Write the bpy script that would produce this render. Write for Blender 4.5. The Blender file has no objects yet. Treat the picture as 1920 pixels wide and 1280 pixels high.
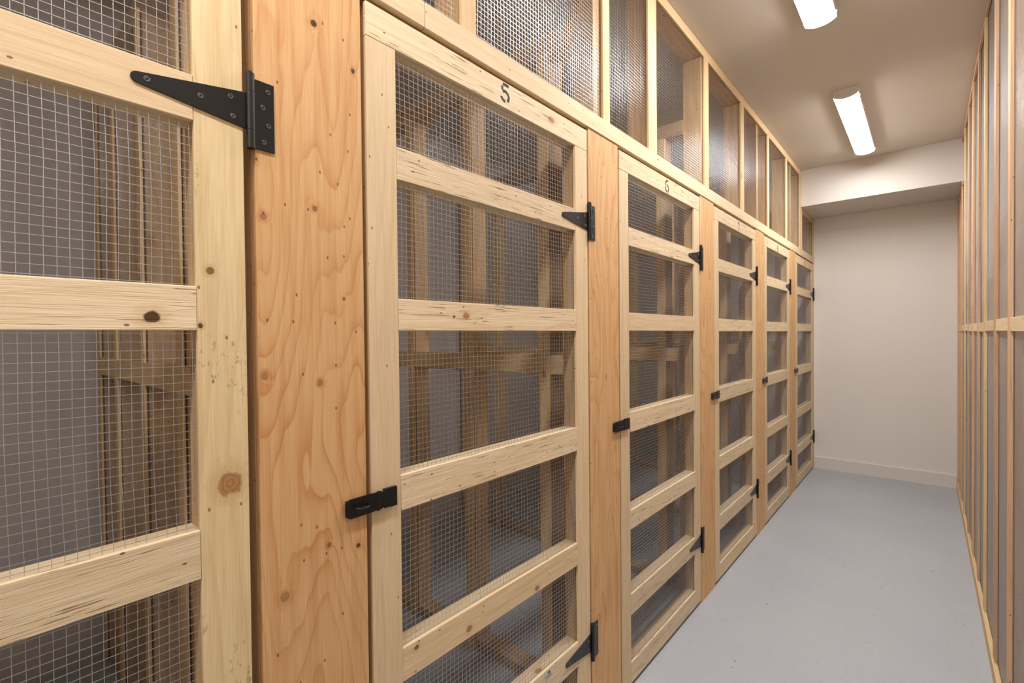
import bpy, bmesh, math, random
from mathutils import Vector, Matrix
random.seed(7)
C = bpy.context.scene.collection
H = 1.366                       # eye height above the floor; all z below are measured from the eye

# ------------------------------------------------------------------ camera
cam_d = bpy.data.cameras.new('camera'); cam = bpy.data.objects.new('camera', cam_d); C.objects.link(cam)
bpy.context.scene.camera = cam
cam_d.sensor_width = 36.0; cam_d.lens = 892.64 * 36.0 / 1920.0
cam_d.clip_start = 0.02; cam_d.clip_end = 50
yaw, pitch, roll = math.radians(41.052), math.radians(-0.718), math.radians(-0.570)
cy, sy, cp, sp = math.cos(yaw), math.sin(yaw), math.cos(pitch), math.sin(pitch)
fwd = Vector((-sy*cp, cy*cp, sp)); right = Vector((cy, sy, 0)); up = right.cross(fwd)
r_ = right*math.cos(roll) + up*math.sin(roll); u_ = -right*math.sin(roll) + up*math.cos(roll)
m = Matrix((r_, u_, -fwd)).transposed().to_4x4(); m.translation = Vector((0, 0, H)); cam.matrix_world = m

# ------------------------------------------------------------------ world, colour
w = bpy.data.worlds.new('world'); bpy.context.scene.world = w; w.use_nodes = True
w.node_tree.nodes['Background'].inputs[0].default_value = (.9, .93, 1, 1)
w.node_tree.nodes['Background'].inputs[1].default_value = 0.0
vs = bpy.context.scene.view_settings
vs.view_transform = 'Standard'; vs.look = 'None'; vs.gamma = 1.0; vs.use_curve_mapping = False
vs.exposure = 1.68
LIGHT = 17.0
LIGHT_COLOR = (1.0, .972, .952)

# ------------------------------------------------------------------ node helpers
def s2l(c): return tuple(((v/255)/12.92 if v/255 <= .04045 else ((v/255+.055)/1.055)**2.4) for v in c) + (1,)
class NT:
    def __init__(s, name):
        s.m = bpy.data.materials.new(name); s.m.use_nodes = True; s.t = s.m.node_tree
        s.b = s.t.nodes['Principled BSDF']; s.o = s.t.nodes['Material Output']
    def n(s, typ, **kw):
        nd = s.t.nodes.new(typ)
        for k, v in kw.items(): setattr(nd, k, v)
        return nd
    def put(s, sock, v):
        if hasattr(v, 'is_output') or isinstance(v, bpy.types.NodeSocket): s.t.links.new(v, sock)
        else: sock.default_value = v
    def math(s, op, a, b=None, c=None, clamp=False):
        nd = s.n('ShaderNodeMath', operation=op); nd.use_clamp = clamp
        s.put(nd.inputs[0], a)
        if b is not None: s.put(nd.inputs[1], b)
        if c is not None: s.put(nd.inputs[2], c)
        return nd.outputs[0]
    def vec(s, x, y, z=0.0):
        nd = s.n('ShaderNodeCombineXYZ'); s.put(nd.inputs[0], x); s.put(nd.inputs[1], y); s.put(nd.inputs[2], z); return nd.outputs[0]
    def noise(s, v, scale=1, detail=2, rough=.5, dim='2D'):
        nd = s.n('ShaderNodeTexNoise', noise_dimensions=dim); s.put(nd.inputs['Vector'], v)
        nd.inputs['Scale'].default_value = scale; nd.inputs['Detail'].default_value = detail; nd.inputs['Roughness'].default_value = rough
        return nd.outputs['Fac']
    def mr(s, v, a, b, c=0.0, d=1.0, smooth=True):
        nd = s.n('ShaderNodeMapRange', interpolation_type='SMOOTHSTEP' if smooth else 'LINEAR')
        s.put(nd.inputs[0], v); s.put(nd.inputs[1], a); s.put(nd.inputs[2], b); s.put(nd.inputs[3], c); s.put(nd.inputs[4], d); return nd.outputs[0]
    def mix(s, f, a, b, blend='MIX'):
        nd = s.n('ShaderNodeMix', data_type='RGBA', blend_type=blend); s.put(nd.inputs[0], f); s.put(nd.inputs[6], a); s.put(nd.inputs[7], b); return nd.outputs[2]
    def bump(s, h, strength=.3, dist=.001):
        nd = s.n('ShaderNodeBump'); nd.inputs['Strength'].default_value = strength; nd.inputs['Distance'].default_value = dist
        s.put(nd.inputs['Height'], h); s.t.links.new(nd.outputs[0], s.b.inputs['Normal'])

def simple(name, col, rough=.6, metal=0.0, spec=.5, bump=None):
    k = NT(name); k.b.inputs['Base Color'].default_value = s2l(col); k.b.inputs['Roughness'].default_value = rough
    k.b.inputs['Metallic'].default_value = metal; k.b.inputs['Specular IOR Level'].default_value = spec
    if bump:
        tc = k.n('ShaderNodeTexCoord'); k.bump(k.noise(tc.outputs['Object'], bump[0], 3, .6, '3D'), bump[1], bump[2])
    return k.m

def wood(name, base, late, line_amt, freq, flame, knots=(), rand_knots=.12, dimples=.35, rough_saw=.4, vary=.10, mould=0.0, stripe=.25, crack=0.0):
    """grain follows UV: u along the board, v across it, both in metres. knots = (u, v, radius, kind)"""
    k = NT(name)
    uv = k.n('ShaderNodeUVMap', uv_map='grain'); sep = k.n('ShaderNodeSeparateXYZ'); k.t.links.new(uv.outputs[0], sep.inputs[0])
    u, v = sep.outputs[0], sep.outputs[1]
    oi = k.n('ShaderNodeObjectInfo').outputs['Random']
    # explicit knots
    dmin = 9.0; dark = 0.0
    for (ku, kv, kr, kd) in knots:
        a = k.math('DIVIDE', k.math('SUBTRACT', u, ku), kr*1.15); b = k.math('DIVIDE', k.math('SUBTRACT', v, kv), kr)
        d = k.math('SQRT', k.math('ADD', k.math('MULTIPLY', a, a), k.math('MULTIPLY', b, b)))
        if kd: dark = k.math('MAXIMUM', dark, k.mr(d, .75, 1.0, kd, 0))
        dmin = k.math('MINIMUM', dmin, d)
    # scattered knots
    vo = k.n('ShaderNodeTexVoronoi', voronoi_dimensions='2D', feature='F1'); k.put(vo.inputs['Vector'], k.vec(k.math('MULTIPLY', u, 4.2), k.math('MULTIPLY', v, 9.0)))
    vo.inputs['Scale'].default_value = 1
    sc = k.n('ShaderNodeSeparateColor'); k.t.links.new(vo.outputs['Color'], sc.inputs[0])
    on = k.math('LESS_THAN', sc.outputs[0], rand_knots)
    rad = k.mr(sc.outputs[1], 0, 1, .028, .085)
    dv = k.math('DIVIDE', vo.outputs['Distance'], rad)
    dv = k.math('ADD', dv, k.math('MULTIPLY', k.math('SUBTRACT', 1.0, on), 50.0))
    dall = k.math('MINIMUM', dmin, dv)
    kn = k.noise(k.vec(k.math('MULTIPLY', u, 70.0), k.math('MULTIPLY', v, 90.0)), 1, 3, .6)
    dall = k.math('MULTIPLY', dall, k.mr(kn, .2, .8, .72, 1.3, False))
    # growth-ring field
    wob = k.noise(k.vec(k.math('MULTIPLY', u, 2.3), k.math('MULTIPLY', v, 14.0)), 1, 2)
    big = k.noise(k.vec(k.math('MULTIPLY', u, 1.1), k.math('MULTIPLY', v, 5.0)), 1, 1)
    warp = k.math('DIVIDE', 1.6, k.math('ADD', 1.0, k.math('MULTIPLY', dall, dall)))
    h = k.math('ADD', k.math('MULTIPLY', v, 22.0*(1-flame)), k.math('MULTIPLY', big, 5.0*flame+1.0))
    h = k.math('ADD', h, k.math('MULTIPLY', wob, .55+.5*flame)); h = k.math('ADD', h, k.math('MULTIPLY', warp, .35))
    ring = k.math('FRACT', k.math('MULTIPLY', h, freq))
    late_f = k.math('POWER', ring, 4.0)
    late_f = k.math('MULTIPLY', late_f, k.mr(ring, .93, 1.0, 1, 0))
    fib = k.noise(k.vec(k.math('MULTIPLY', u, 9.0), k.math('MULTIPLY', v, 420.0)), 1, 2, .6)
    fib2 = k.noise(k.vec(k.math('MULTIPLY', u, 3.0), k.math('MULTIPLY', v, 60.0)), 1, 3, .6)
    patch = k.noise(k.vec(k.math('MULTIPLY', u, 3.0), k.math('MULTIPLY', v, 8.0)), 1, 2)
    col = k.mix(k.math('MULTIPLY', late_f, k.mr(patch, .3, .75, line_amt*.45, line_amt)), s2l(base), s2l(late))
    col = k.mix(k.mr(fib2, .35, .75, 0, stripe), col, s2l(late))
    col = k.mix(1.0, col, k.vec(*[k.mr(fib, .25, .8, a, 1.05, False) for a in (.90, .88, .84)]), 'MULTIPLY')
    if mould:
        mo = k.noise(k.vec(k.math('MULTIPLY', u, 60.0), k.math('MULTIPLY', v, 110.0)), 1, 3, .7)
        mz = k.noise(k.vec(k.math('MULTIPLY', u, 5.0), k.math('MULTIPLY', v, 9.0)), 1, 2)
        col = k.mix(k.math('MULTIPLY', k.mr(mo, .56, .72), k.mr(mz, .5, .68, 0, mould)), col, s2l((96, 92, 70)))
    if crack:
        cr = k.noise(k.vec(k.math('MULTIPLY', u, 11.0), k.math('MULTIPLY', k.math('ADD', v, k.math('MULTIPLY', wob, .006)), 240.0)), 1, 2, .5)
        cz = k.noise(k.vec(k.math('MULTIPLY', u, 5.0), k.math('MULTIPLY', v, 30.0)), 1, 2, .5)
        crk = k.math('MULTIPLY', k.mr(cr, .62, .70), k.mr(cz, .42, .62)); col = k.mix(k.math('MULTIPLY', crk, crack), col, s2l((150, 108, 64)))
    # knots
    halo = k.mr(dall, 1.0, 2.4, .35, 0); col = k.mix(halo, col, s2l(late))
    kb = k.mr(dall, .70, 1.08, 1, 0)
    kring = k.math('FRACT', k.math('MULTIPLY', dall, 3.0))
    kcol = k.mix(k.mr(kring, .55, .95, 0, .5), s2l((184, 138, 92)), s2l((128, 86, 52)))
    kcol = k.mix(k.mr(dall, .66, .9, 0, .5), kcol, s2l((96, 60, 34)))
    kcol = k.mix(dark, kcol, s2l((44, 28, 20)))
    col = k.mix(kb, col, kcol)
    # small tear-outs and nail dimples
    v2 = k.n('ShaderNodeTexVoronoi', voronoi_dimensions='2D', feature='F1'); k.put(v2.inputs['Vector'], k.vec(k.math('MULTIPLY', u, 14.0), k.math('MULTIPLY', v, 24.0))); v2.inputs['Scale'].default_value = 1
    s2 = k.n('ShaderNodeSeparateColor'); k.t.links.new(v2.outputs['Color'], s2.inputs[0])
    dm = k.math('MULTIPLY', k.mr(v2.outputs['Distance'], .028, .055, 1, 0), k.math('LESS_THAN', s2.outputs[0], dimples))
    col = k.mix(k.math('MULTIPLY', dm, .75), col, s2l((92, 58, 30)))
    # every board its own tone
    f = k.mr(oi, 0, 1, 1-vary, 1+vary*.35, False)
    col = k.mix(1.0, col, k.vec(f, f, f), 'MULTIPLY')
    k.t.links.new(col, k.b.inputs['Base Color'])
    k.b.inputs['Roughness'].default_value = .62; k.b.inputs['Specular IOR Level'].default_value = .25
    hh = k.math('ADD', k.math('MULTIPLY', fib, .5), k.math('MULTIPLY', fib2, .9))
    hh = k.math('SUBTRACT', hh, k.math('MULTIPLY', dm, 1.5))
    if crack: hh = k.math('SUBTRACT', hh, k.math('MULTIPLY', crk, 1.6))
    hh = k.math('SUBTRACT', hh, 0.0); hh = k.math('SUBTRACT', hh, k.math('MULTIPLY', late_f, .15))
    k.bump(hh, rough_saw, .0012)
    return k.m

PALE, PALE_L = (238, 219, 187), (200, 162, 112)
FIR, FIR_L = (229, 187, 136), (192, 118, 54)
M = {}
M['rail'] = wood('sawn_spruce', PALE, PALE_L, crack=.75, line_amt=.35, freq=1.7, flame=.25, rand_knots=.10, rough_saw=.75, stripe=.22)
M['stile'] = wood('planed_spruce', (236, 213, 178), (200, 158, 98), .35, 1.5, .1, rand_knots=.05, rough_saw=.25, stripe=.2, dimples=.22)
M['stile_knotty'] = wood('weathered_spruce', (230, 209, 166), (186, 148, 92), .35, 1.5, .15, knots=((-.237, .281, .0185, .1), (.108, .258, .006, .45), (.02, .243, .004, .8)), rand_knots=0, rough_saw=.3, mould=.55, dimples=.2)
M['rail_knot'] = wood('spruce_dark_knot', PALE, PALE_L, crack=.75, line_amt=.35, freq=1.7, flame=.3, knots=((.181, .033, .0105, .85),), rand_knots=0, rough_saw=.8, dimples=.3)
M['rail5a'] = wood('spruce_swirled_knot', PALE, PALE_L, crack=.75, line_amt=.4, freq=1.9, flame=.35, knots=((.815, .05, .009, 0), (.775, .047, .004, .6)), rand_knots=0, rough_saw=.8, dimples=.3)
M['rail5b'] = wood('spruce_two_knots', (236, 212, 174), PALE_L, .4, 1.7, .3, knots=((.815, -.73, .0085, .1), (1.088, -.74, .008, .1), (.652, -.695, .006, .5)), rand_knots=0, rough_saw=.6, dimples=.3)
M['header'] = wood('header_spruce', (240, 220, 186), (206, 162, 100), .3, 1.5, .15, rand_knots=.2, rough_saw=.4, stripe=.25)
M['post_a'] = wood('fir_plywood_knotty', FIR, FIR_L, .75, 2.6, .75,
    knots=((.584, .435, .0065, .85), (.528, .514, .0045, .8), (.209, .340, .006, .15), (.24, .432, .0055, .3), (-.066, .338, .0065, .05), (-.085, .437, .0065, .1),
           (-.396, .45, .005, .4), (-.418, .512, .0045, .8), (-.46, .366, .0085, 0), (.075, .488, .003, .6)), rand_knots=0, rough_saw=.3, dimples=.45, stripe=.3)
M['post'] = wood('fir_plywood', (230, 190, 140), FIR_L, .7, 2.4, .7, rand_knots=.10, rough_saw=.3, dimples=.35, stripe=.3)
M['stud'] = wood('stud_lumber', (226, 192, 146), (170, 120, 70), .5, 1.6, .3, rand_knots=.18, rough_saw=.3, stripe=.35, vary=.22)
M['batten'] = wood('batten_strip', (236, 208, 164), (206, 152, 90), .35, 1.4, .05, rand_knots=.06, rough_saw=.3, vary=.12)
M['red_batten'] = wood('rosy_fir_strip', (224, 188, 154), (176, 112, 76), .5, 1.4, .05, rand_knots=.08, rough_saw=.3, vary=.22)
M['wire'] = simple('galvanised_wire', (200, 206, 214), .30, .8)
M['black'] = simple('black_powder_coat', (12, 11, 12), .33, .0, .5, (900, .25, .0004))
M['screw'] = simple('dark_screw_steel', (130, 130, 134), .25, .9)
M['recess'] = simple('screw_recess', (8, 8, 8), .7)
M['stencil'] = simple('stencil_ink', (62, 66, 70), .85)
M['paper'] = simple('sticker_paper', (214, 216, 214), .6)
M['ink'] = simple('sticker_ink', (62, 74, 88), .7)
M['metalwhite'] = simple('white_enamel', (232, 226, 220), .4)
def emis(name, col, st):
    k = NT(name); k.b.inputs['Base Color'].default_value = (.9, .9, .9, 1); k.b.inputs['Emission Color'].default_value = (*col, 1); k.b.inputs['Emission Strength'].default_value = st; return k.m
M['lens'] = emis('lit_lens', LIGHT_COLOR, LIGHT)
def paint(name, col, b=.05, tex=260, rough=.75, spec=.3):
    k = NT(name); tc = k.n('ShaderNodeTexCoord').outputs['Object']
    n1 = k.noise(tc, 1.3, 2, .5, '3D'); c = s2l(col)
    col_ = k.mix(k.mr(n1, .3, .7, 0, .5), c, tuple(x*.96 for x in c[:3]) + (1,)); k.t.links.new(col_, k.b.inputs['Base Color'])
    k.b.inputs['Roughness'].default_value = rough; k.b.inputs['Specular IOR Level'].default_value = spec
    k.bump(k.noise(tc, tex, 3, .6, '3D'), b, .001); return k.m
M['soffit'] = paint('soffit_paint', (214, 206, 198), .12)
M['locker_wall'] = paint('grey_locker_wall_paint', (196, 189, 185), .12)
M['wall'] = paint('white_wall_paint', (236, 230, 224), .12)
M['ceil'] = paint('ceiling_paint', (209, 199, 186), .15, 200)
M['trim'] = paint('trim_paint', (228, 220, 212), .03, 100, .5)
def floor_mat():
    k = NT('painted_concrete'); tc = k.n('ShaderNodeTexCoord').outputs['Object']
    n1 = k.noise(tc, 1.4, 4, .6, '3D'); n2 = k.noise(tc, 60, 3, .6, '3D'); n3 = k.noise(tc, 7, 3, .6, '3D')
    c = k.mix(k.mr(n1, .3, .7), s2l((176, 181, 190)), s2l((184, 189, 196)))
    c = k.mix(k.mr(n2, .3, .7, 0, .25), c, s2l((162, 166, 172))); c = k.mix(k.mr(n3, .55, .75, 0, .3), c, s2l((188, 190, 192)))
    vo = k.n('ShaderNodeTexVoronoi', feature='F1'); k.put(vo.inputs['Vector'], tc); vo.inputs['Scale'].default_value = 9
    sc = k.n('ShaderNodeSeparateColor'); k.t.links.new(vo.outputs['Color'], sc.inputs[0])
    d = k.math('MULTIPLY', k.mr(vo.outputs['Distance'], .02, .05, 1, 0), k.math('LESS_THAN', sc.outputs[0], .22))
    c = k.mix(k.math('MULTIPLY', d, .5), c, s2l((110, 104, 98)))
    k.t.links.new(c, k.b.inputs['Base Color']); k.b.inputs['Roughness'].default_value = .42; k.b.inputs['Specular IOR Level'].default_value = .4
    k.bump(k.noise(tc, 35, 4, .6, '3D'), .12, .002); return k.m
M['floor'] = floor_mat()

# ------------------------------------------------------------------ mesh helpers
class MB:
    def __init__(s): s.v = []; s.f = []; s.uv = []
    def face(s, pts, uvs=None):
        i = len(s.v); s.v += [tuple(p) for p in pts]; s.f.append(tuple(range(i, i+len(pts)))); s.uv += list(uvs) if uvs else [(0, 0)]*len(pts)
    def box(s, x0, x1, y0, y1, z0, z1, ax=None, off=None):
        """ax: long axis for the grain; off: uv offset ((0,0) keeps metres as placed)"""
        if ax is None: ax = max(range(3), key=lambda i: (x1-x0, y1-y0, z1-z0)[i])
        if off is None: off = (random.uniform(-40, 40), random.uniform(-40, 40))
        P = [(x, y, z) for x in (x0, x1) for y in (y0, y1) for z in (z0, z1)]
        F = [((0, 1, 3, 2), 0), ((4, 6, 7, 5), 0), ((0, 4, 5, 1), 1), ((2, 3, 7, 6), 1), ((0, 2, 6, 4), 2), ((1, 5, 7, 3), 2)]
        base = len(s.v); s.v += [(a, b, c) for a, b, c in P]
        for q, nax in F:
            s.f.append(tuple(base+i for i in q))
            for i in q:
                p = P[i]
                if nax == ax: a, b = [p[t] for t in range(3) if t != nax]; s.uv.append((a*.3+off[0]+3, b+off[1]))
                else:
                    cr = [t for t in range(3) if t != ax and t != nax][0]
                    s.uv.append((p[ax]+off[0], p[cr]+off[1]+(0 if cr != 0 else .37)))
    def prism(s, prof, x0, x1, flip=False):
        """outline in (y, z), pushed out along x"""
        n = len(prof); A = [(x0, y, z) for y, z in prof]; B = [(x1, y, z) for y, z in prof]
        i = len(s.v); s.v += A+B; s.f.append(tuple(range(i+n-1, i-1, -1))); s.uv += [(0, 0)]*n
        s.f.append(tuple(range(i+n, i+2*n))); s.uv += [(0, 0)]*n
        for k in range(n):
            s.f.append((i+k, i+(k+1) % n, i+n+(k+1) % n, i+n+k)); s.uv += [(0, 0)]*4
    def cyl(s, a, b, r, n=16, r2=None):
        a, b = Vector(a), Vector(b); d = (b-a).normalized(); t = d.orthogonal().normalized(); q = d.cross(t); r2 = r if r2 is None else r2
        i = len(s.v)
        for k in range(n):
            o = t*math.cos(2*math.pi*k/n)+q*math.sin(2*math.pi*k/n); s.v.append(tuple(a+o*r)); s.v.append(tuple(b+o*r2))
        for k in range(n):
            j = (k+1) % n; s.f.append((i+2*k, i+2*j, i+2*j+1, i+2*k+1)); s.uv += [(0, 0)]*4
        s.f.append(tuple(i+2*k for k in range(n-1, -1, -1))); s.f.append(tuple(i+2*k+1 for k in range(n))); s.uv += [(0, 0)]*(2*n)
    def tube(s, pts, r, n=8, cap=True):
        pts = [Vector(p) for p in pts]; i = len(s.v); t0 = None
        for k, p in enumerate(pts):
            d = (pts[min(k+1, len(pts)-1)]-pts[max(k-1, 0)]).normalized()
            t0 = d.orthogonal().normalized() if t0 is None else (t0-d*t0.dot(d)).normalized(); q = d.cross(t0)
            for a in range(n): o = t0*math.cos(2*math.pi*a/n)+q*math.sin(2*math.pi*a/n); s.v.append(tuple(p+o*r))
        for k in range(len(pts)-1):
            for a in range(n):
                b = (a+1) % n; s.f.append((i+k*n+a, i+k*n+b, i+(k+1)*n+b, i+(k+1)*n+a)); s.uv += [(0, 0)]*4
        if cap:
            s.f.append(tuple(i+a for a in range(n-1, -1, -1))); s.f.append(tuple(i+(len(pts)-1)*n+a for a in range(n))); s.uv += [(0, 0)]*(2*n)
    def build(s, name, mat, parent=None, bevel=0, smooth=False, loc=None):
        """points are (x, y, z from the eye); origin goes to the parent's origin, or to the base centre"""
        if parent is not None:
            o0 = Vector(parent.location); p = parent.parent
            while p is not None: o0 = o0 + Vector(p.location); p = p.parent
        elif loc is not None: o0 = Vector(loc)
        else:
            xs, ys, zs = zip(*s.v); o0 = Vector(((min(xs)+max(xs))/2, (min(ys)+max(ys))/2, min(zs)+H))
        me = bpy.data.meshes.new(name); me.from_pydata([(x-o0.x, y-o0.y, z+H-o0.z) for x, y, z in s.v], [], s.f); me.materials.append(mat)
        ul = me.uv_layers.new(name='grain'); ul.data.foreach_set('uv', [c for p in s.uv for c in p])
        if smooth: me.polygons.foreach_set('use_smooth', [True]*len(me.polygons))
        me.update(); o = bpy.data.objects.new(name, me); C.objects.link(o)
        if parent is None: o.location = o0
        else: o.parent = parent
        if bevel:
            b = o.modifiers.new('bevel', 'BEVEL'); b.width = bevel; b.segments = 2; b.limit_method = 'ANGLE'
        return o
def tag(o, label, cat, group=None):
    o['label'] = label; o['category'] = cat
    if group: o['group'] = group
    return o
def thing(name, label, cat, x, y, z, group=None):
    o = bpy.data.objects.new(name, None); o.empty_display_size = .1; C.objects.link(o); o.location = (x, y, z+H); return tag(o, label, cat, group)
def struct(o): o['kind'] = 'structure'; return o
def board(name, mat, parent, x0, x1, y0, y1, z0, z1, off=None, bevel=.0012):
    b = MB(); b.box(x0, x1, y0, y1, z0, z1, off=off); return b.build(name, mat, parent, bevel)

def netting(parent, axis, c, a0, a1, z0, z1, wob=.0012, bulge=.004, rad=.00047, cell=.0127, seed=1, name='wire_mesh'):
    """welded half inch mesh in the plane x = c (axis 0) or y = c (axis 1); a runs along the other one"""
    rnd = random.Random(seed); b = MB(); ph = [rnd.uniform(0, 6.28) for _ in range(8)]
    def off(a, z): return bulge*(math.sin(a*5.1+ph[0])*math.sin(z*3.7+ph[1])+.5*math.sin(a*11+z*4+ph[2]))*.6
    def da(a, z): return wob*(math.sin(z*9+a*3+ph[3])+.6*math.sin(z*23+a*7+ph[4]))
    def dz(a, z): return wob*(math.sin(a*8+z*3+ph[5])+.5*math.sin(a*21+z*5+ph[6]))
    def P(a, z, e):
        q = c+off(a, z)+e; aa = a+da(a, z); zz = z+dz(a, z)
        aa = min(max(aa, a0), a1); zz = min(max(zz, z0), z1)
        return (q, aa, zz) if axis == 0 else (aa, q, zz)
    na = int((a1-a0)/cell)+1; nz = int((z1-z0)/cell)+1; st = .085
    for i in range(na):
        a = a0+(a1-a0)*i/(na-1) if na > 1 else a0; k = max(2, int((z1-z0)/st)+1)
        b.tube([P(a, z0+(z1-z0)*j/(k-1), 0) for j in range(k)], rad, 4, False)
    for i in range(nz):
        z = z0+(z1-z0)*i/(nz-1); k = max(2, int((a1-a0)/st)+1)
        b.tube([P(a0+(a1-a0)*j/(k-1), z, rad*1.6) for j in range(k)], rad, 4, False)
    return b.build(name, M['wire'], parent)

# ------------------------------------------------------------------ main measures (x from the eye, corridor runs along +y)
XL, XR = -.86, .202             # faces of the two mesh fronts
YN, YE, YS = -3.9, 5.638, 5.0   # wall behind the viewer, end wall, soffit face
ZF, ZC, ZS = -H, 1.466, 1.141   # floor, ceiling, soffit underside
XB = -2.70                      # rear wall of the lockers
XW = .325                       # wall behind the right mesh

# ------------------------------------------------------------------ room shell
def slab(name, x0, x1, y0, y1, z0, z1, mat):
    b = MB(); b.box(x0, x1, y0, y1, z0, z1, off=(0, 0)); return struct(b.build(name, M[mat], None))
slab('floor', XB-.1, XW+.1, YN-.1, YE+.1, ZF-.1, ZF, 'floor')
slab('ceiling', XB-.1, XW+.1, YN-.1, YE+.1, ZC, ZC+.1, 'ceil')
slab('wall_end', XB-.1, XW+.1, YE, YE+.1, ZF, ZC, 'wall')
slab('wall_back', XB-.1, XW+.1, YN-.1, YN, ZF, ZC, 'wall')
slab('wall_left', XB-.1, XB, YN, YE, ZF, ZC, 'locker_wall')
slab('wall_right', XW, XW+.1, YN, YE, ZF, ZC, 'wall')
slab('wall_added_near', XB, XL-.12, -.72, -.62, ZF, ZC, 'wall')  # unseen wall, added to keep stray light out of the nearest locker
slab('wall_added_front', XL-.12, XL-.02, YN, -.62, ZF, ZC, 'wall')  # unseen solid wall added in place of further lockers, blocks light
slab('ceiling_soffit', XB, XW, YS, YE, ZS, ZC, 'soffit')
b = MB(); zb0, zb1 = ZF, -1.249
prof = [(YE, zb0), (YE-.016, zb0), (YE-.016, zb1-.004), (YE-.012, zb1), (YE, zb1)]
b.prism(prof, XL+.002, XR-.002); struct(b.build('baseboard_end', M['trim'], None))

# ------------------------------------------------------------------ ceiling lights
def ceiling_light(y0, label):
    y1 = y0+1.21; x0, x1 = -.43, -.307; xc = (x0+x1)/2
    t = thing('ceiling_light', label, 'ceiling light', xc, (y0+y1)/2, ZC, 'wraparound ceiling lights along the corridor')
    b = MB(); b.box(x0-.002, x1+.002, y0, y1, ZC-.040, ZC); b.build('housing', M['metalwhite'], t, .003)
    b = MB(); n = 14; pts = []
    for i in range(n+1):
        a = i/n; x = x0+(x1-x0)*a; z = ZC-.040-.018*(1-abs(2*a-1)**2.2); pts.append((x, z))
    for i in range(n):
        (xa, za), (xb, zb) = pts[i], pts[i+1]; b.face([(xa, y0+.004, za), (xa, y1-.004, za), (xb, y1-.004, zb), (xb, y0+.004, zb)])
    b.build('lens', M['lens'], t, smooth=False)
    for ya, yb in ((y0, y0+.0035), (y1-.0035, y1)):
        b = MB(); prof = [(x0-.002, ZC)]+[(x, z-.0015) for x, z in pts]+[(x1+.002, ZC)]
        for yy, rev in ((ya-.0005, 1), (yb+.0005, 0)):
            f = [(x, yy, z) for x, z in prof]; b.face(f[::-1] if rev else f)
        b.build('end_cap', M['metalwhite'], t)
    for yy in (y0+.05, y1-.05):
        b = MB(); b.box(x1+.002, x1+.007, yy-.006, yy+.006, ZC-.050, ZC-.022); b.build('clip', M['metalwhite'], t, .001)
ceiling_light(3.50, 'white wraparound ceiling light, whole fixture in view, nearer the end wall')
ceiling_light(1.40, 'white wraparound ceiling light cut off by the top of the photo')
ceiling_light(-.70, 'white wraparound ceiling light overhead, behind the viewer')
ceiling_light(-2.80, 'unseen wraparound ceiling light added far behind the viewer for more light')  # unseen fixture, added to brighten the lower corridor and end wall

# ------------------------------------------------------------------ hardware
def screw(parent, y, z, x, r=.0042, rot=.3):
    b = MB(); b.cyl((x, y, z), (x+.0006, y, z), r, 18, r*.92)
    n = 18
    for k in range(n):   # raised rim
        a0, a1 = 2*math.pi*k/n, 2*math.pi*(k+1)/n
        for ra, rb, xa, xb in ((r, r*.82, .0006, .0014), (r*.82, r*.66, .0014, .0006)):
            b.face([(x+xa, y+ra*math.cos(a0), z+ra*math.sin(a0)), (x+xa, y+ra*math.cos(a1), z+ra*math.sin(a1)), (x+xb, y+rb*math.cos(a1), z+rb*math.sin(a1)), (x+xb, y+rb*math.cos(a0), z+rb*math.sin(a0))])
    s = b.build('screw', M['screw'], parent)
    b2 = MB()
    for q in (rot, rot+math.pi/2):
        c, d = math.cos(q), math.sin(q); L, W = r*.55, r*.15
        b2.face([(x+.0009, y+c*L*i-d*W*j, z+d*L*i+c*W*j) for i, j in ((-1, -1), (1, -1), (1, 1), (-1, 1))])
    # cross recess joined as second material
    me = s.data; me.materials.append(M['recess'])
    bm = bmesh.new(); bm.from_mesh(me); o0 = Vector((0, 0, 0)); p = parent
    while p is not None: o0 = o0+Vector(p.location); p = p.parent
    for f in b2.f:
        vv = [bm.verts.new((b2.v[i][0]-o0.x, b2.v[i][1]-o0.y, b2.v[i][2]+H-o0.z)) for i in f]; nf = bm.faces.new(vv); nf.material_index = 1
    bm.to_mesh(me); bm.free()

def tee_hinge(door, ye, zc, detail, gap):
    """ye: door edge on the hinge side; the knuckle sits on the gap, the leaf on the post"""
    x0 = XL; T = .003
    yk = ye+gap*.5+.001; L = .150
    prof = [(yk-.003, zc-.031), (yk-.003, zc+.031)]
    ty, tz, tr = ye-L+.009, zc-.002, .0085
    for k in range(9):
        a = math.radians(100+k*20); prof.append((ty+tr*math.cos(a), tz+tr*math.sin(a)))
    b = MB(); b.prism(prof, x0, x0+T); s = b.build('hinge', M['black'], door, .0007)
    lz0, lz1 = zc-.059, zc+.058
    b = MB(); ly1 = yk+.040; b.box(x0, x0+T, yk+.003, ly1, lz0, lz1); b.build('hinge_leaf', M['black'], s, .0007)
    b = MB(); xk = x0+.0055
    for z0, z1 in ((lz0-.003, lz0+.027), (lz0+.0275, lz1-.0265), (lz1-.026, lz1+.005)):
        b.cyl((xk, yk, z0), (xk, yk, z1), .0068, 18)
    b.cyl((xk, yk, lz1+.005), (xk, yk, lz1+.0085), .0056, 14, .003); b.build('hinge_pin', M['black'], s, 0, False)
    if detail:
        for dy, dz_ in ((-.130, -.001), (-.062, 0), (-.019, .015), (-.016, -.016)): screw(s, ye+dy, zc+dz_, x0+T, rot=random.uniform(0, 1.5))
        for dy, dz_ in ((.028, .043), (.019, .014), (.028, -.015), (.020, -.045)): screw(s, yk+dy+.002, zc+dz_, x0+T, rot=random.uniform(0, 1.5))

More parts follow.
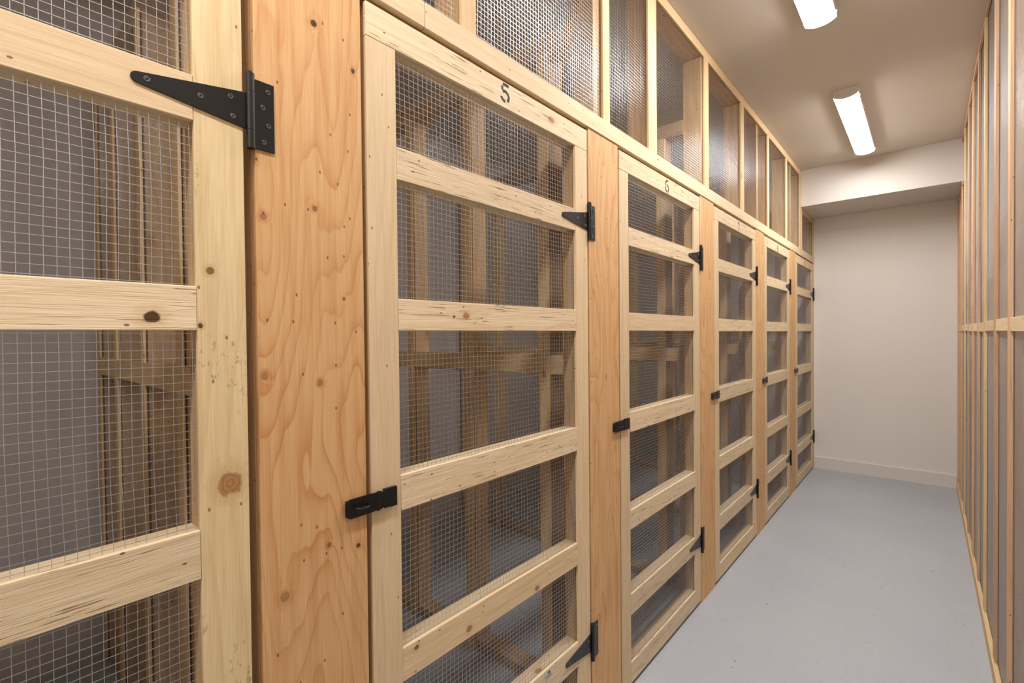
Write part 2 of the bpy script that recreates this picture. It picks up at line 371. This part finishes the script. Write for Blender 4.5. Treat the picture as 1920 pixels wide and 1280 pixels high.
def hasp(door, yl, zc, post, dy=0):
    """swinging hasp: hinge plate on the door stile, slotted strap over the post, turn staple through it"""
    x0 = XL+.0065; a = yl-.064+dy; b_ = yl+.056+dy
    p = [(a, -.013), (a+.010, -.0195), (b_-.066, -.0195), (b_-.050, -.0185), (b_-.040, -.0195), (b_-.034, -.015), (b_-.024, -.015), (b_-.018, -.0205), (b_, -.0205)]
    prof = p+[(y, -z) for y, z in p[::-1]]; prof = [(y, z+zc) for y, z in prof]
    m_ = MB(); m_.prism(prof, x0, x0+.0022); s = m_.build('hasp', M['black'], door, .0005)
    m_ = MB(); m_.box(XL, x0+.001, b_-.030, b_, zc-.020, zc+.020); m_.cyl((x0+.001, b_-.046, zc-.020), (x0+.001, b_-.046, zc+.020), .0032, 12); m_.build('hasp_plate', M['black'], s, .0005)
    m_ = MB(); m_.box(XL, x0-.0005, a+.004, yl-.012, zc-.016, zc+.016); m_.build('staple_plate', M['black'], post, .0005)
    m_ = MB(); yc = a+.034; pts = [(x0+.001-.004, yc-.015, zc)]
    for k in range(9):
        t = math.pi*k/8; pts.append((x0+.004+.0125*math.sin(t), yc-.015*math.cos(t), zc))
    pts.append((x0+.001-.004, yc+.015, zc))
    m_.tube(pts, .0026, 8); m_.build('staple', M['black'], post, 0, True)

def arc(cx, cz, rx, rz, a0, a1, n=10): return [(cx+rx*math.cos(math.radians(a0+(a1-a0)*i/n)), cz+rz*math.sin(math.radians(a0+(a1-a0)*i/n))) for i in range(n+1)]
DIG = {
 '5': [[(.56, .92), (.16, .92)], [(.12, .82), (.12, .60)], arc(.30, .32, .26, .26, 128, -55, 12), arc(.30, .32, .26, .26, -85, -165, 6)],
 '6': [[(.50, .90)]+arc(.34, .60, .26, .34, 65, 170, 10)+[(.08, .50)], [(.08, .42)]+arc(.33, .28, .25, .25, -165, -95, 6), arc(.33, .30, .25, .27, -70, 100, 12)],
 '7': [[(.06, .92), (.58, .92)], [(.55, .80), (.42, .55)], [(.38, .46), (.28, .02)]],
 '8': [arc(.33, .73, .22, .21, 100, 250, 8), arc(.33, .73, .22, .21, 80, -70, 8), arc(.33, .28, .26, .26, 100, 260, 8), arc(.33, .28, .26, .26, 80, -80, 8)],
 '9': [[(.16, .10)]+arc(.32, .40, .26, .34, 245, 350, 10)+[(.58, .50)], [(.58, .58)]+arc(.33, .72, .25, .25, 15, 85, 6), arc(.33, .70, .25, .27, 110, 280, 12)],
}
def numeral(door, ch, y0, z0, hgt=.052, width=.037):
    b = MB(); hw = .0042
    sx, sz = width/.62, hgt
    for st in DIG[ch]:
        P = [Vector((y0+x*sx, z0+z*sz)) for x, z in st]
        Lf, Rt = [], []
        for i, p in enumerate(P):
            d = (P[min(i+1, len(P)-1)]-P[max(i-1, 0)])
            if d.length < 1e-7: d = Vector((1, 0))
            d.normalize(); nrm = Vector((-d.y, d.x)); Lf.append(p+nrm*hw); Rt.append(p-nrm*hw)
        for i in range(len(P)-1):
            b.face([(XL+.0007, q.x, q.y) for q in (Rt[i], Rt[i+1], Lf[i+1], Lf[i])])
    return b.build('stencil_number', M['stencil'], door)

# ------------------------------------------------------------------ posts between the doors
POSTS = [  # y0, y1, label
    (.328, .532, 'wide orange fir plywood post panel left of the door stenciled 5', 'post_a'),
    (1.388, 1.592, 'fir plywood post panel between the doors stenciled 5 and 6', 'post'),
    (2.436, 2.640, 'fir post panel between the doors stenciled 6 and 7', 'post'),
    (3.483, 3.687, 'fir post panel between the doors stenciled 7 and 8', 'post'),
    (4.517, 4.747, 'fir post panel between the doors stenciled 8 and 9', 'post')]
ZH0, ZH1 = .698, .756          # header strip
posts = []
for i, (y0, y1, lab, mt) in enumerate(POSTS):
    t = thing('door_post', lab, 'post', XL-.05, (y0+y1)/2, ZF, 'plywood faced posts between the locker doors')
    board('panel', M[mt], t, XL-.018, XL, y0, y1, ZF, ZH0-.0005, off=(0, 0) if i == 0 else None)
    for a, b_ in ((y0, y0+.042), (y1-.042, y1)): board('jamb_stud', M['stud'], t, XL-.110, XL-.0185, a, b_, ZF, ZH0-.0005)
    posts.append(t)
t = thing('door_post', 'narrow post strip at the end wall beside the door stenciled 9', 'post', XL-.05, 5.618, ZF, 'plywood faced posts between the locker doors')
board('jamb_stud', M['batten'], t, XL-.09, XL, 5.600, 5.636, ZF, ZH0-.0005); posts.append(t)

# ------------------------------------------------------------------ header strips over the doors
for y0, y1, lab in ((-.60, .694, 'pale spruce header strip above the large unnumbered door, ending at the seam over door 5'),
                    (.696, 3.286, 'long spruce header strip running over the doors stenciled 5, 6 and 7'),
                    (3.288, 4.588, 'spruce header strip over the door stenciled 8'),
                    (4.590, 5.636, 'short spruce header strip over the door stenciled 9, touching the end wall')):
    t = thing('header_board', lab, 'header board', XL-.05, (y0+y1)/2, ZH0, 'header strips over the locker doors')
    board('face_strip', M['header'], t, XL-.012, XL+.004, y0, y1, ZH0, ZH1, bevel=.0015)
    board('beam', M['stud'], t, XL-.105, XL-.0125, y0, y1, ZH0+.002, ZH0+.042)

# ------------------------------------------------------------------ locker doors
RAILS = [(.615, .684), (.339, .409), (.013, .082), (-.378, -.301), (-.753, -.680), (-1.085, -1.006), (-1.350, -1.272)]
SW = .072; TF = .0095; XM = XL-TF-.0012
def locker_door(y0, y1, digit, dg, post, label, detail, special, gap, hdy=0, jitter=.0015, has_hasp=True):
    t = thing('locker_door', label, 'door', XL-.02, (y0+y1)/2, RAILS[-1][0], 'slatted locker doors with wire mesh')
    rnd = random.Random(int(y0*1000))
    yi0, yi1 = y0+SW, y1-SW; xf0, xf1 = XL-TF, XL; xb0, xb1 = XL-.050, XM-.0012
    zt, zb = RAILS[0], RAILS[-1]
    # face strips: stiles stand between the top rail and the bottom rail
    board('stile', M['stile'], t, xf0, xf1, y0, yi0-.0005, zb[0] if digit == '6' or digit == '5' else zb[0], zt[0]-.0006)
    board('stile', M[special.get('stile', 'stile')], t, xf0, xf1, yi1+.0005, y1, zb[0], zt[0]-.0006, off=(0, 0) if 'stile' in special else None)
    for i, (a, b_) in enumerate(RAILS):
        j = rnd.uniform(-jitter, jitter) if detail < 2 else 0
        mt = special.get(i, 'rail' if rnd.random() < .8 else 'stile'); off = (0, 0) if i in special else None
        if i == 0: board('top_rail', M[mt], t, xf0, xf1+.0006, y0, y1, a, b_, off)
        elif i == len(RAILS)-1: board('bottom_rail', M[mt], t, xf0, xf1, yi0, yi1, a, b_, off)
        else: board('rail', M[mt], t, xf0, xf1+rnd.uniform(0, .0008), yi0, yi1, a+j, b_+j, off)
    netting(t, 0, XM, y0+.012, y1-.012, zb[0]+.01, zt[1]-.012, seed=int(y0*100), bulge=.0006)
    # backing frame behind the mesh, one board per strip
    for a, b_ in ((y0+.002, yi0-.002), (yi1+.002, y1-.002)): board('back_stile', M['stud'], t, xb0, xb1, a, b_, zb[0], zt[1]-.002, bevel=0)
    for a, b_ in RAILS: board('back_rail', M['header'], t, xb0, xb1, yi0-.0015, yi1+.0015, a+.002, b_-.001, bevel=0)
    for zc in (.380, -1.045): tee_hinge(t, y1, zc, detail >= 1, gap)
    if has_hasp: hasp(t, y0, -.338+hdy, post)
    if digit: numeral(t, digit, dg[0], dg[1])
    return t
G_ = [p for p in posts]
locker_door(-.515, .310, None, None, None, 'nearest locker door, cut off at the left, with one large black hinge in view', 2,
            {'stile': 'stile_knotty', 2: 'rail_knot'}, .018, has_hasp=False)
d5 = locker_door(.544, 1.379, '5', (.950, .629), posts[0], 'pale spruce and mesh locker door stenciled 5', 2, {2: 'rail5a', 4: 'rail5b'}, .009)
locker_door(1.601, 2.427, '6', (2.014, .623), posts[1], 'pale spruce and mesh locker door stenciled 6', 1, {}, .009, .0)
locker_door(2.648, 3.474, '7', (3.072, .621), posts[2], 'pale spruce and mesh locker door stenciled 7', 0, {}, .009, .006)
locker_door(3.694, 4.508, '8', (4.074, .620), posts[3], 'pale spruce and mesh locker door stenciled 8', 0, {}, .009, .006)
locker_door(4.755, 5.590, '9', (5.150, .620), posts[4], 'pale spruce and mesh locker door stenciled 9, the last before the end wall', 0, {}, .008, .008)
# small paper sticker on the second lowest rail of door 5
b = MB(); b.face([(XL+.001, y, z) for y, z in ((1.122, -1.032), (1.160, -1.030), (1.160, -1.010), (1.122, -1.012))]); st = b.build('sticker', M['paper'], d5)
b = MB()
for k in range(7): y = 1.125+k*.0042; b.face([(XL+.0013, y, -1.029), (XL+.0013, y+.0018, -1.029), (XL+.0013, y+.0018, -1.022), (XL+.0013, y, -1.022)])
b.face([(XL+.0013, 1.136, -1.020), (XL+.0013, 1.146, -1.0195), (XL+.0013, 1.146, -1.0125), (XL+.0013, 1.136, -1.0130)]); b.build('bar_print', M['ink'], st)

# ------------------------------------------------------------------ mesh framing above the doors
BT = .0095
def upper(y0, y1, ztop, studs, label, seed):
    t = thing('mesh_transom', label, 'mesh panel', XL-.05, (y0+y1)/2, ZH1, 'mesh panels above the locker doors')
    for i, (a, b_) in enumerate(studs):
        c = (a+b_)/2
        board('stud', M['stud'], t, XL-.105, XL-.0135, c-.021, c+.021, ZH1, ztop-.045)
        board('batten', M['batten'], t, XL-BT, XL, a, b_, ZH1+.001, ztop-.050)
    if y0 < 0:
        for a, b_ in ((.386, .429), (1.4455, 1.4885), (2.4945, 2.5185), (3.545, 3.588), (4.590, 4.633)): board('stud', M['stud'], t, XL-.105, XL-.0135, a, b_, ZH1, ztop-.045)
    board('sill_plate', M['stud'], t, XL-.105, XL-.0135, y0, y1, ZH0+.046, ZH1-.0005)
    board('top_plate', M['stud'], t, XL-.105, XL-.0135, y0, y1, ztop-.043, ztop-.001)
    board('top_batten', M['batten'], t, XL-BT, XL, y0, y1, ztop-.049, ztop-.001)
    netting(t, 0, XL-BT-.0016, y0+.003, y1-.003, ZH1+.001, ztop-.012, seed=seed, wob=.0018, bulge=.0022, rad=.00038)
    return t
upper(-.60, YS, ZC, [(-.58, -.53), (.13, .18), (.812, .862), (1.490, 1.538), (1.855, 1.934), (2.510, 2.572), (3.145, 3.212), (3.790, 3.838), (4.380, 4.436), (4.935, 4.996)],
      'long wire mesh panel on studs above the doors, up to the ceiling', 21)
upper(YS+.002, YE-.002, ZS, [(5.012, 5.05), (5.585, 5.634)], 'small low mesh panel under the soffit, above the door stenciled 9', 22)

# ------------------------------------------------------------------ partitions between the lockers
def partition(yc, label, seed, xtop=XL-.107):
    y0, y1 = yc-.045, yc+.035; xf = XL-.112
    t = thing('locker_partition', label, 'partition', (XB+xf)/2, yc, ZF, 'stud and mesh partitions between the lockers')
    board('sole_plate', M['stud'], t, XB+.001, xf, y0, y1, ZF, ZF+.040)
    board('top_plate', M['stud'], t, XB+.001, xtop, y0, y1, 1.050, 1.125)
    xs = [XB+.045, -2.316, -1.905, -1.500, -1.085]
    for x in xs: board('stud', M['stud'], t, x-.024, x+.024, y0, y1, ZF+.0405, 1.0495)
    rnd = random.Random(seed)
    for a, b_ in zip(xs, xs[1:]+[xf-.0]):
        dz = rnd.choice([-.006, 0, .006]); board('blocking', M['stud'], t, a+.0245, b_-(.0245 if b_ != xf else 0), y0, y1, -.145+dz, -.073+dz)
    netting(t, 1, y0-.0030, XB+.006, xf-.002, ZF+.012, 1.11, seed=seed, wob=.0022, bulge=.0008, rad=.00040)
    for x in xs: board('batten', M['batten'], t, x-.024, x+.024, y0-.0135, y0-.0055, ZF+.001, 1.049)
    for a, b_ in zip(xs, xs[1:]+[xf+.024]): board('belt_strip', M['batten'], t, a+.0245, b_-.0245, y0-.0130, y0-.0055, -.146, -.074)
partition(.430, 'stud and mesh partition seen through the nearest door', 31)
partition(1.490, 'stud and mesh partition seen through the door stenciled 5', 32, XL-.107)
partition(2.538, 'stud and mesh partition seen through the door stenciled 6', 33, XL-.107)
partition(3.585, 'stud and mesh partition seen through the door stenciled 7', 34)
partition(4.632, 'stud and mesh partition seen through the door stenciled 8', 35)

# ------------------------------------------------------------------ right-hand mesh wall
def right_wall():
    t = thing('mesh_wall', 'tall stud wall covered in wire mesh along the right side of the corridor', 'mesh wall', XR+.05, 2.2, ZF)
    ys = [-3.3, -2.9, -2.5, -2.1, -1.7, -1.30, -.90, -.48, -.06, .36, .78, 1.19, 1.60, 1.92-.085, 2.241, 2.669, 3.119, 3.482, 3.866, 4.268, 4.692, 5.06, 5.33, 5.60]
    pos = []
    for i, y in enumerate(ys):
        zt = (ZS if y > YS else ZC)
        wd = .052 if i % 3 else .060
        board('stud', M['stud'], t, XR+BT+.004, XR+.100, y-.019, y+.024, ZF+.041, zt-.042)
        board('batten', M['red_batten'] if i % 4 else M['batten'], t, XR, XR+BT, y-wd/2, y+wd/2, ZF+.0605, zt-.030); pos.append((y-wd/2, y+wd/2))
    rnd = random.Random(5)
    for (a0, a1), (b0, b1) in zip(pos, pos[1:]):
        dz = rnd.uniform(-.003, .003); board('blocking', M['header'], t, XR+.0008, XR+BT, a1+.0004, b0-.0004, -.001+dz, .043+dz)
    board('sole_plate', M['stud'], t, XR+BT+.004, XR+.100, YN+.002, YE-.002, ZF, ZF+.040)
    board('base_strip', M['batten'], t, XR-.006, XR+BT, YN+.002, YE-.018, ZF, ZF+.060)
    board('top_plate', M['stud'], t, XR+BT+.004, XR+.100, YN+.002, YS-.002, ZC-.041, ZC-.001)
    board('top_batten', M['red_batten'], t, XR, XR+BT, YN+.002, YS-.002, ZC-.0295, ZC-.001)
    board('top_plate', M['stud'], t, XR+BT+.004, XR+.100, YS+.001, YE-.002, ZS-.041, ZS-.001)
    board('top_batten', M['red_batten'], t, XR, XR+BT, YS+.001, YE-.002, ZS-.0295, ZS-.001)
    netting(t, 0, XR+BT+.002, YN+.01, YS-.004, ZF+.03, ZC-.01, seed=41, wob=.0022, bulge=.0014)
    netting(t, 0, XR+BT+.002, YS-.002, YE-.006, ZF+.03, ZS-.012, seed=42, wob=.0022, bulge=.0014)
right_wall()

# ------------------------------------------------------------------ crumbs of sawdust and chips on the floor
b = MB(); rnd = random.Random(11)
for _ in range(70):
    x, y = rnd.uniform(XL+.05, XR-.03), rnd.uniform(.9, 5.3); s_ = rnd.uniform(.0008, .0026); a = rnd.uniform(0, 3.14)
    c, d = math.cos(a)*s_*rnd.uniform(1, 2.5), math.sin(a)*s_*rnd.uniform(1, 2.5); e, f = -math.sin(a)*s_*.7, math.cos(a)*s_*.7; z = ZF+.0008
    i = len(b.v); b.v += [(x-c-e, y-d-f, ZF+.0002), (x+c-e, y+d-f, ZF+.0002), (x+c+e, y+d+f, ZF+.0002), (x-c+e, y-d+f, ZF+.0002), (x, y, z+s_*.6)]
    for q in ((0, 1, 4), (1, 2, 4), (2, 3, 4), (3, 0, 4)): b.f.append(tuple(i+k for k in q)); b.uv += [(0, 0)]*3
o = b.build('floor_crumbs', simple('wood_crumbs', (120, 96, 70), .8), None)
tag(o, 'tiny wood crumbs scattered over the grey corridor floor', 'debris'); o['kind'] = 'stuff'
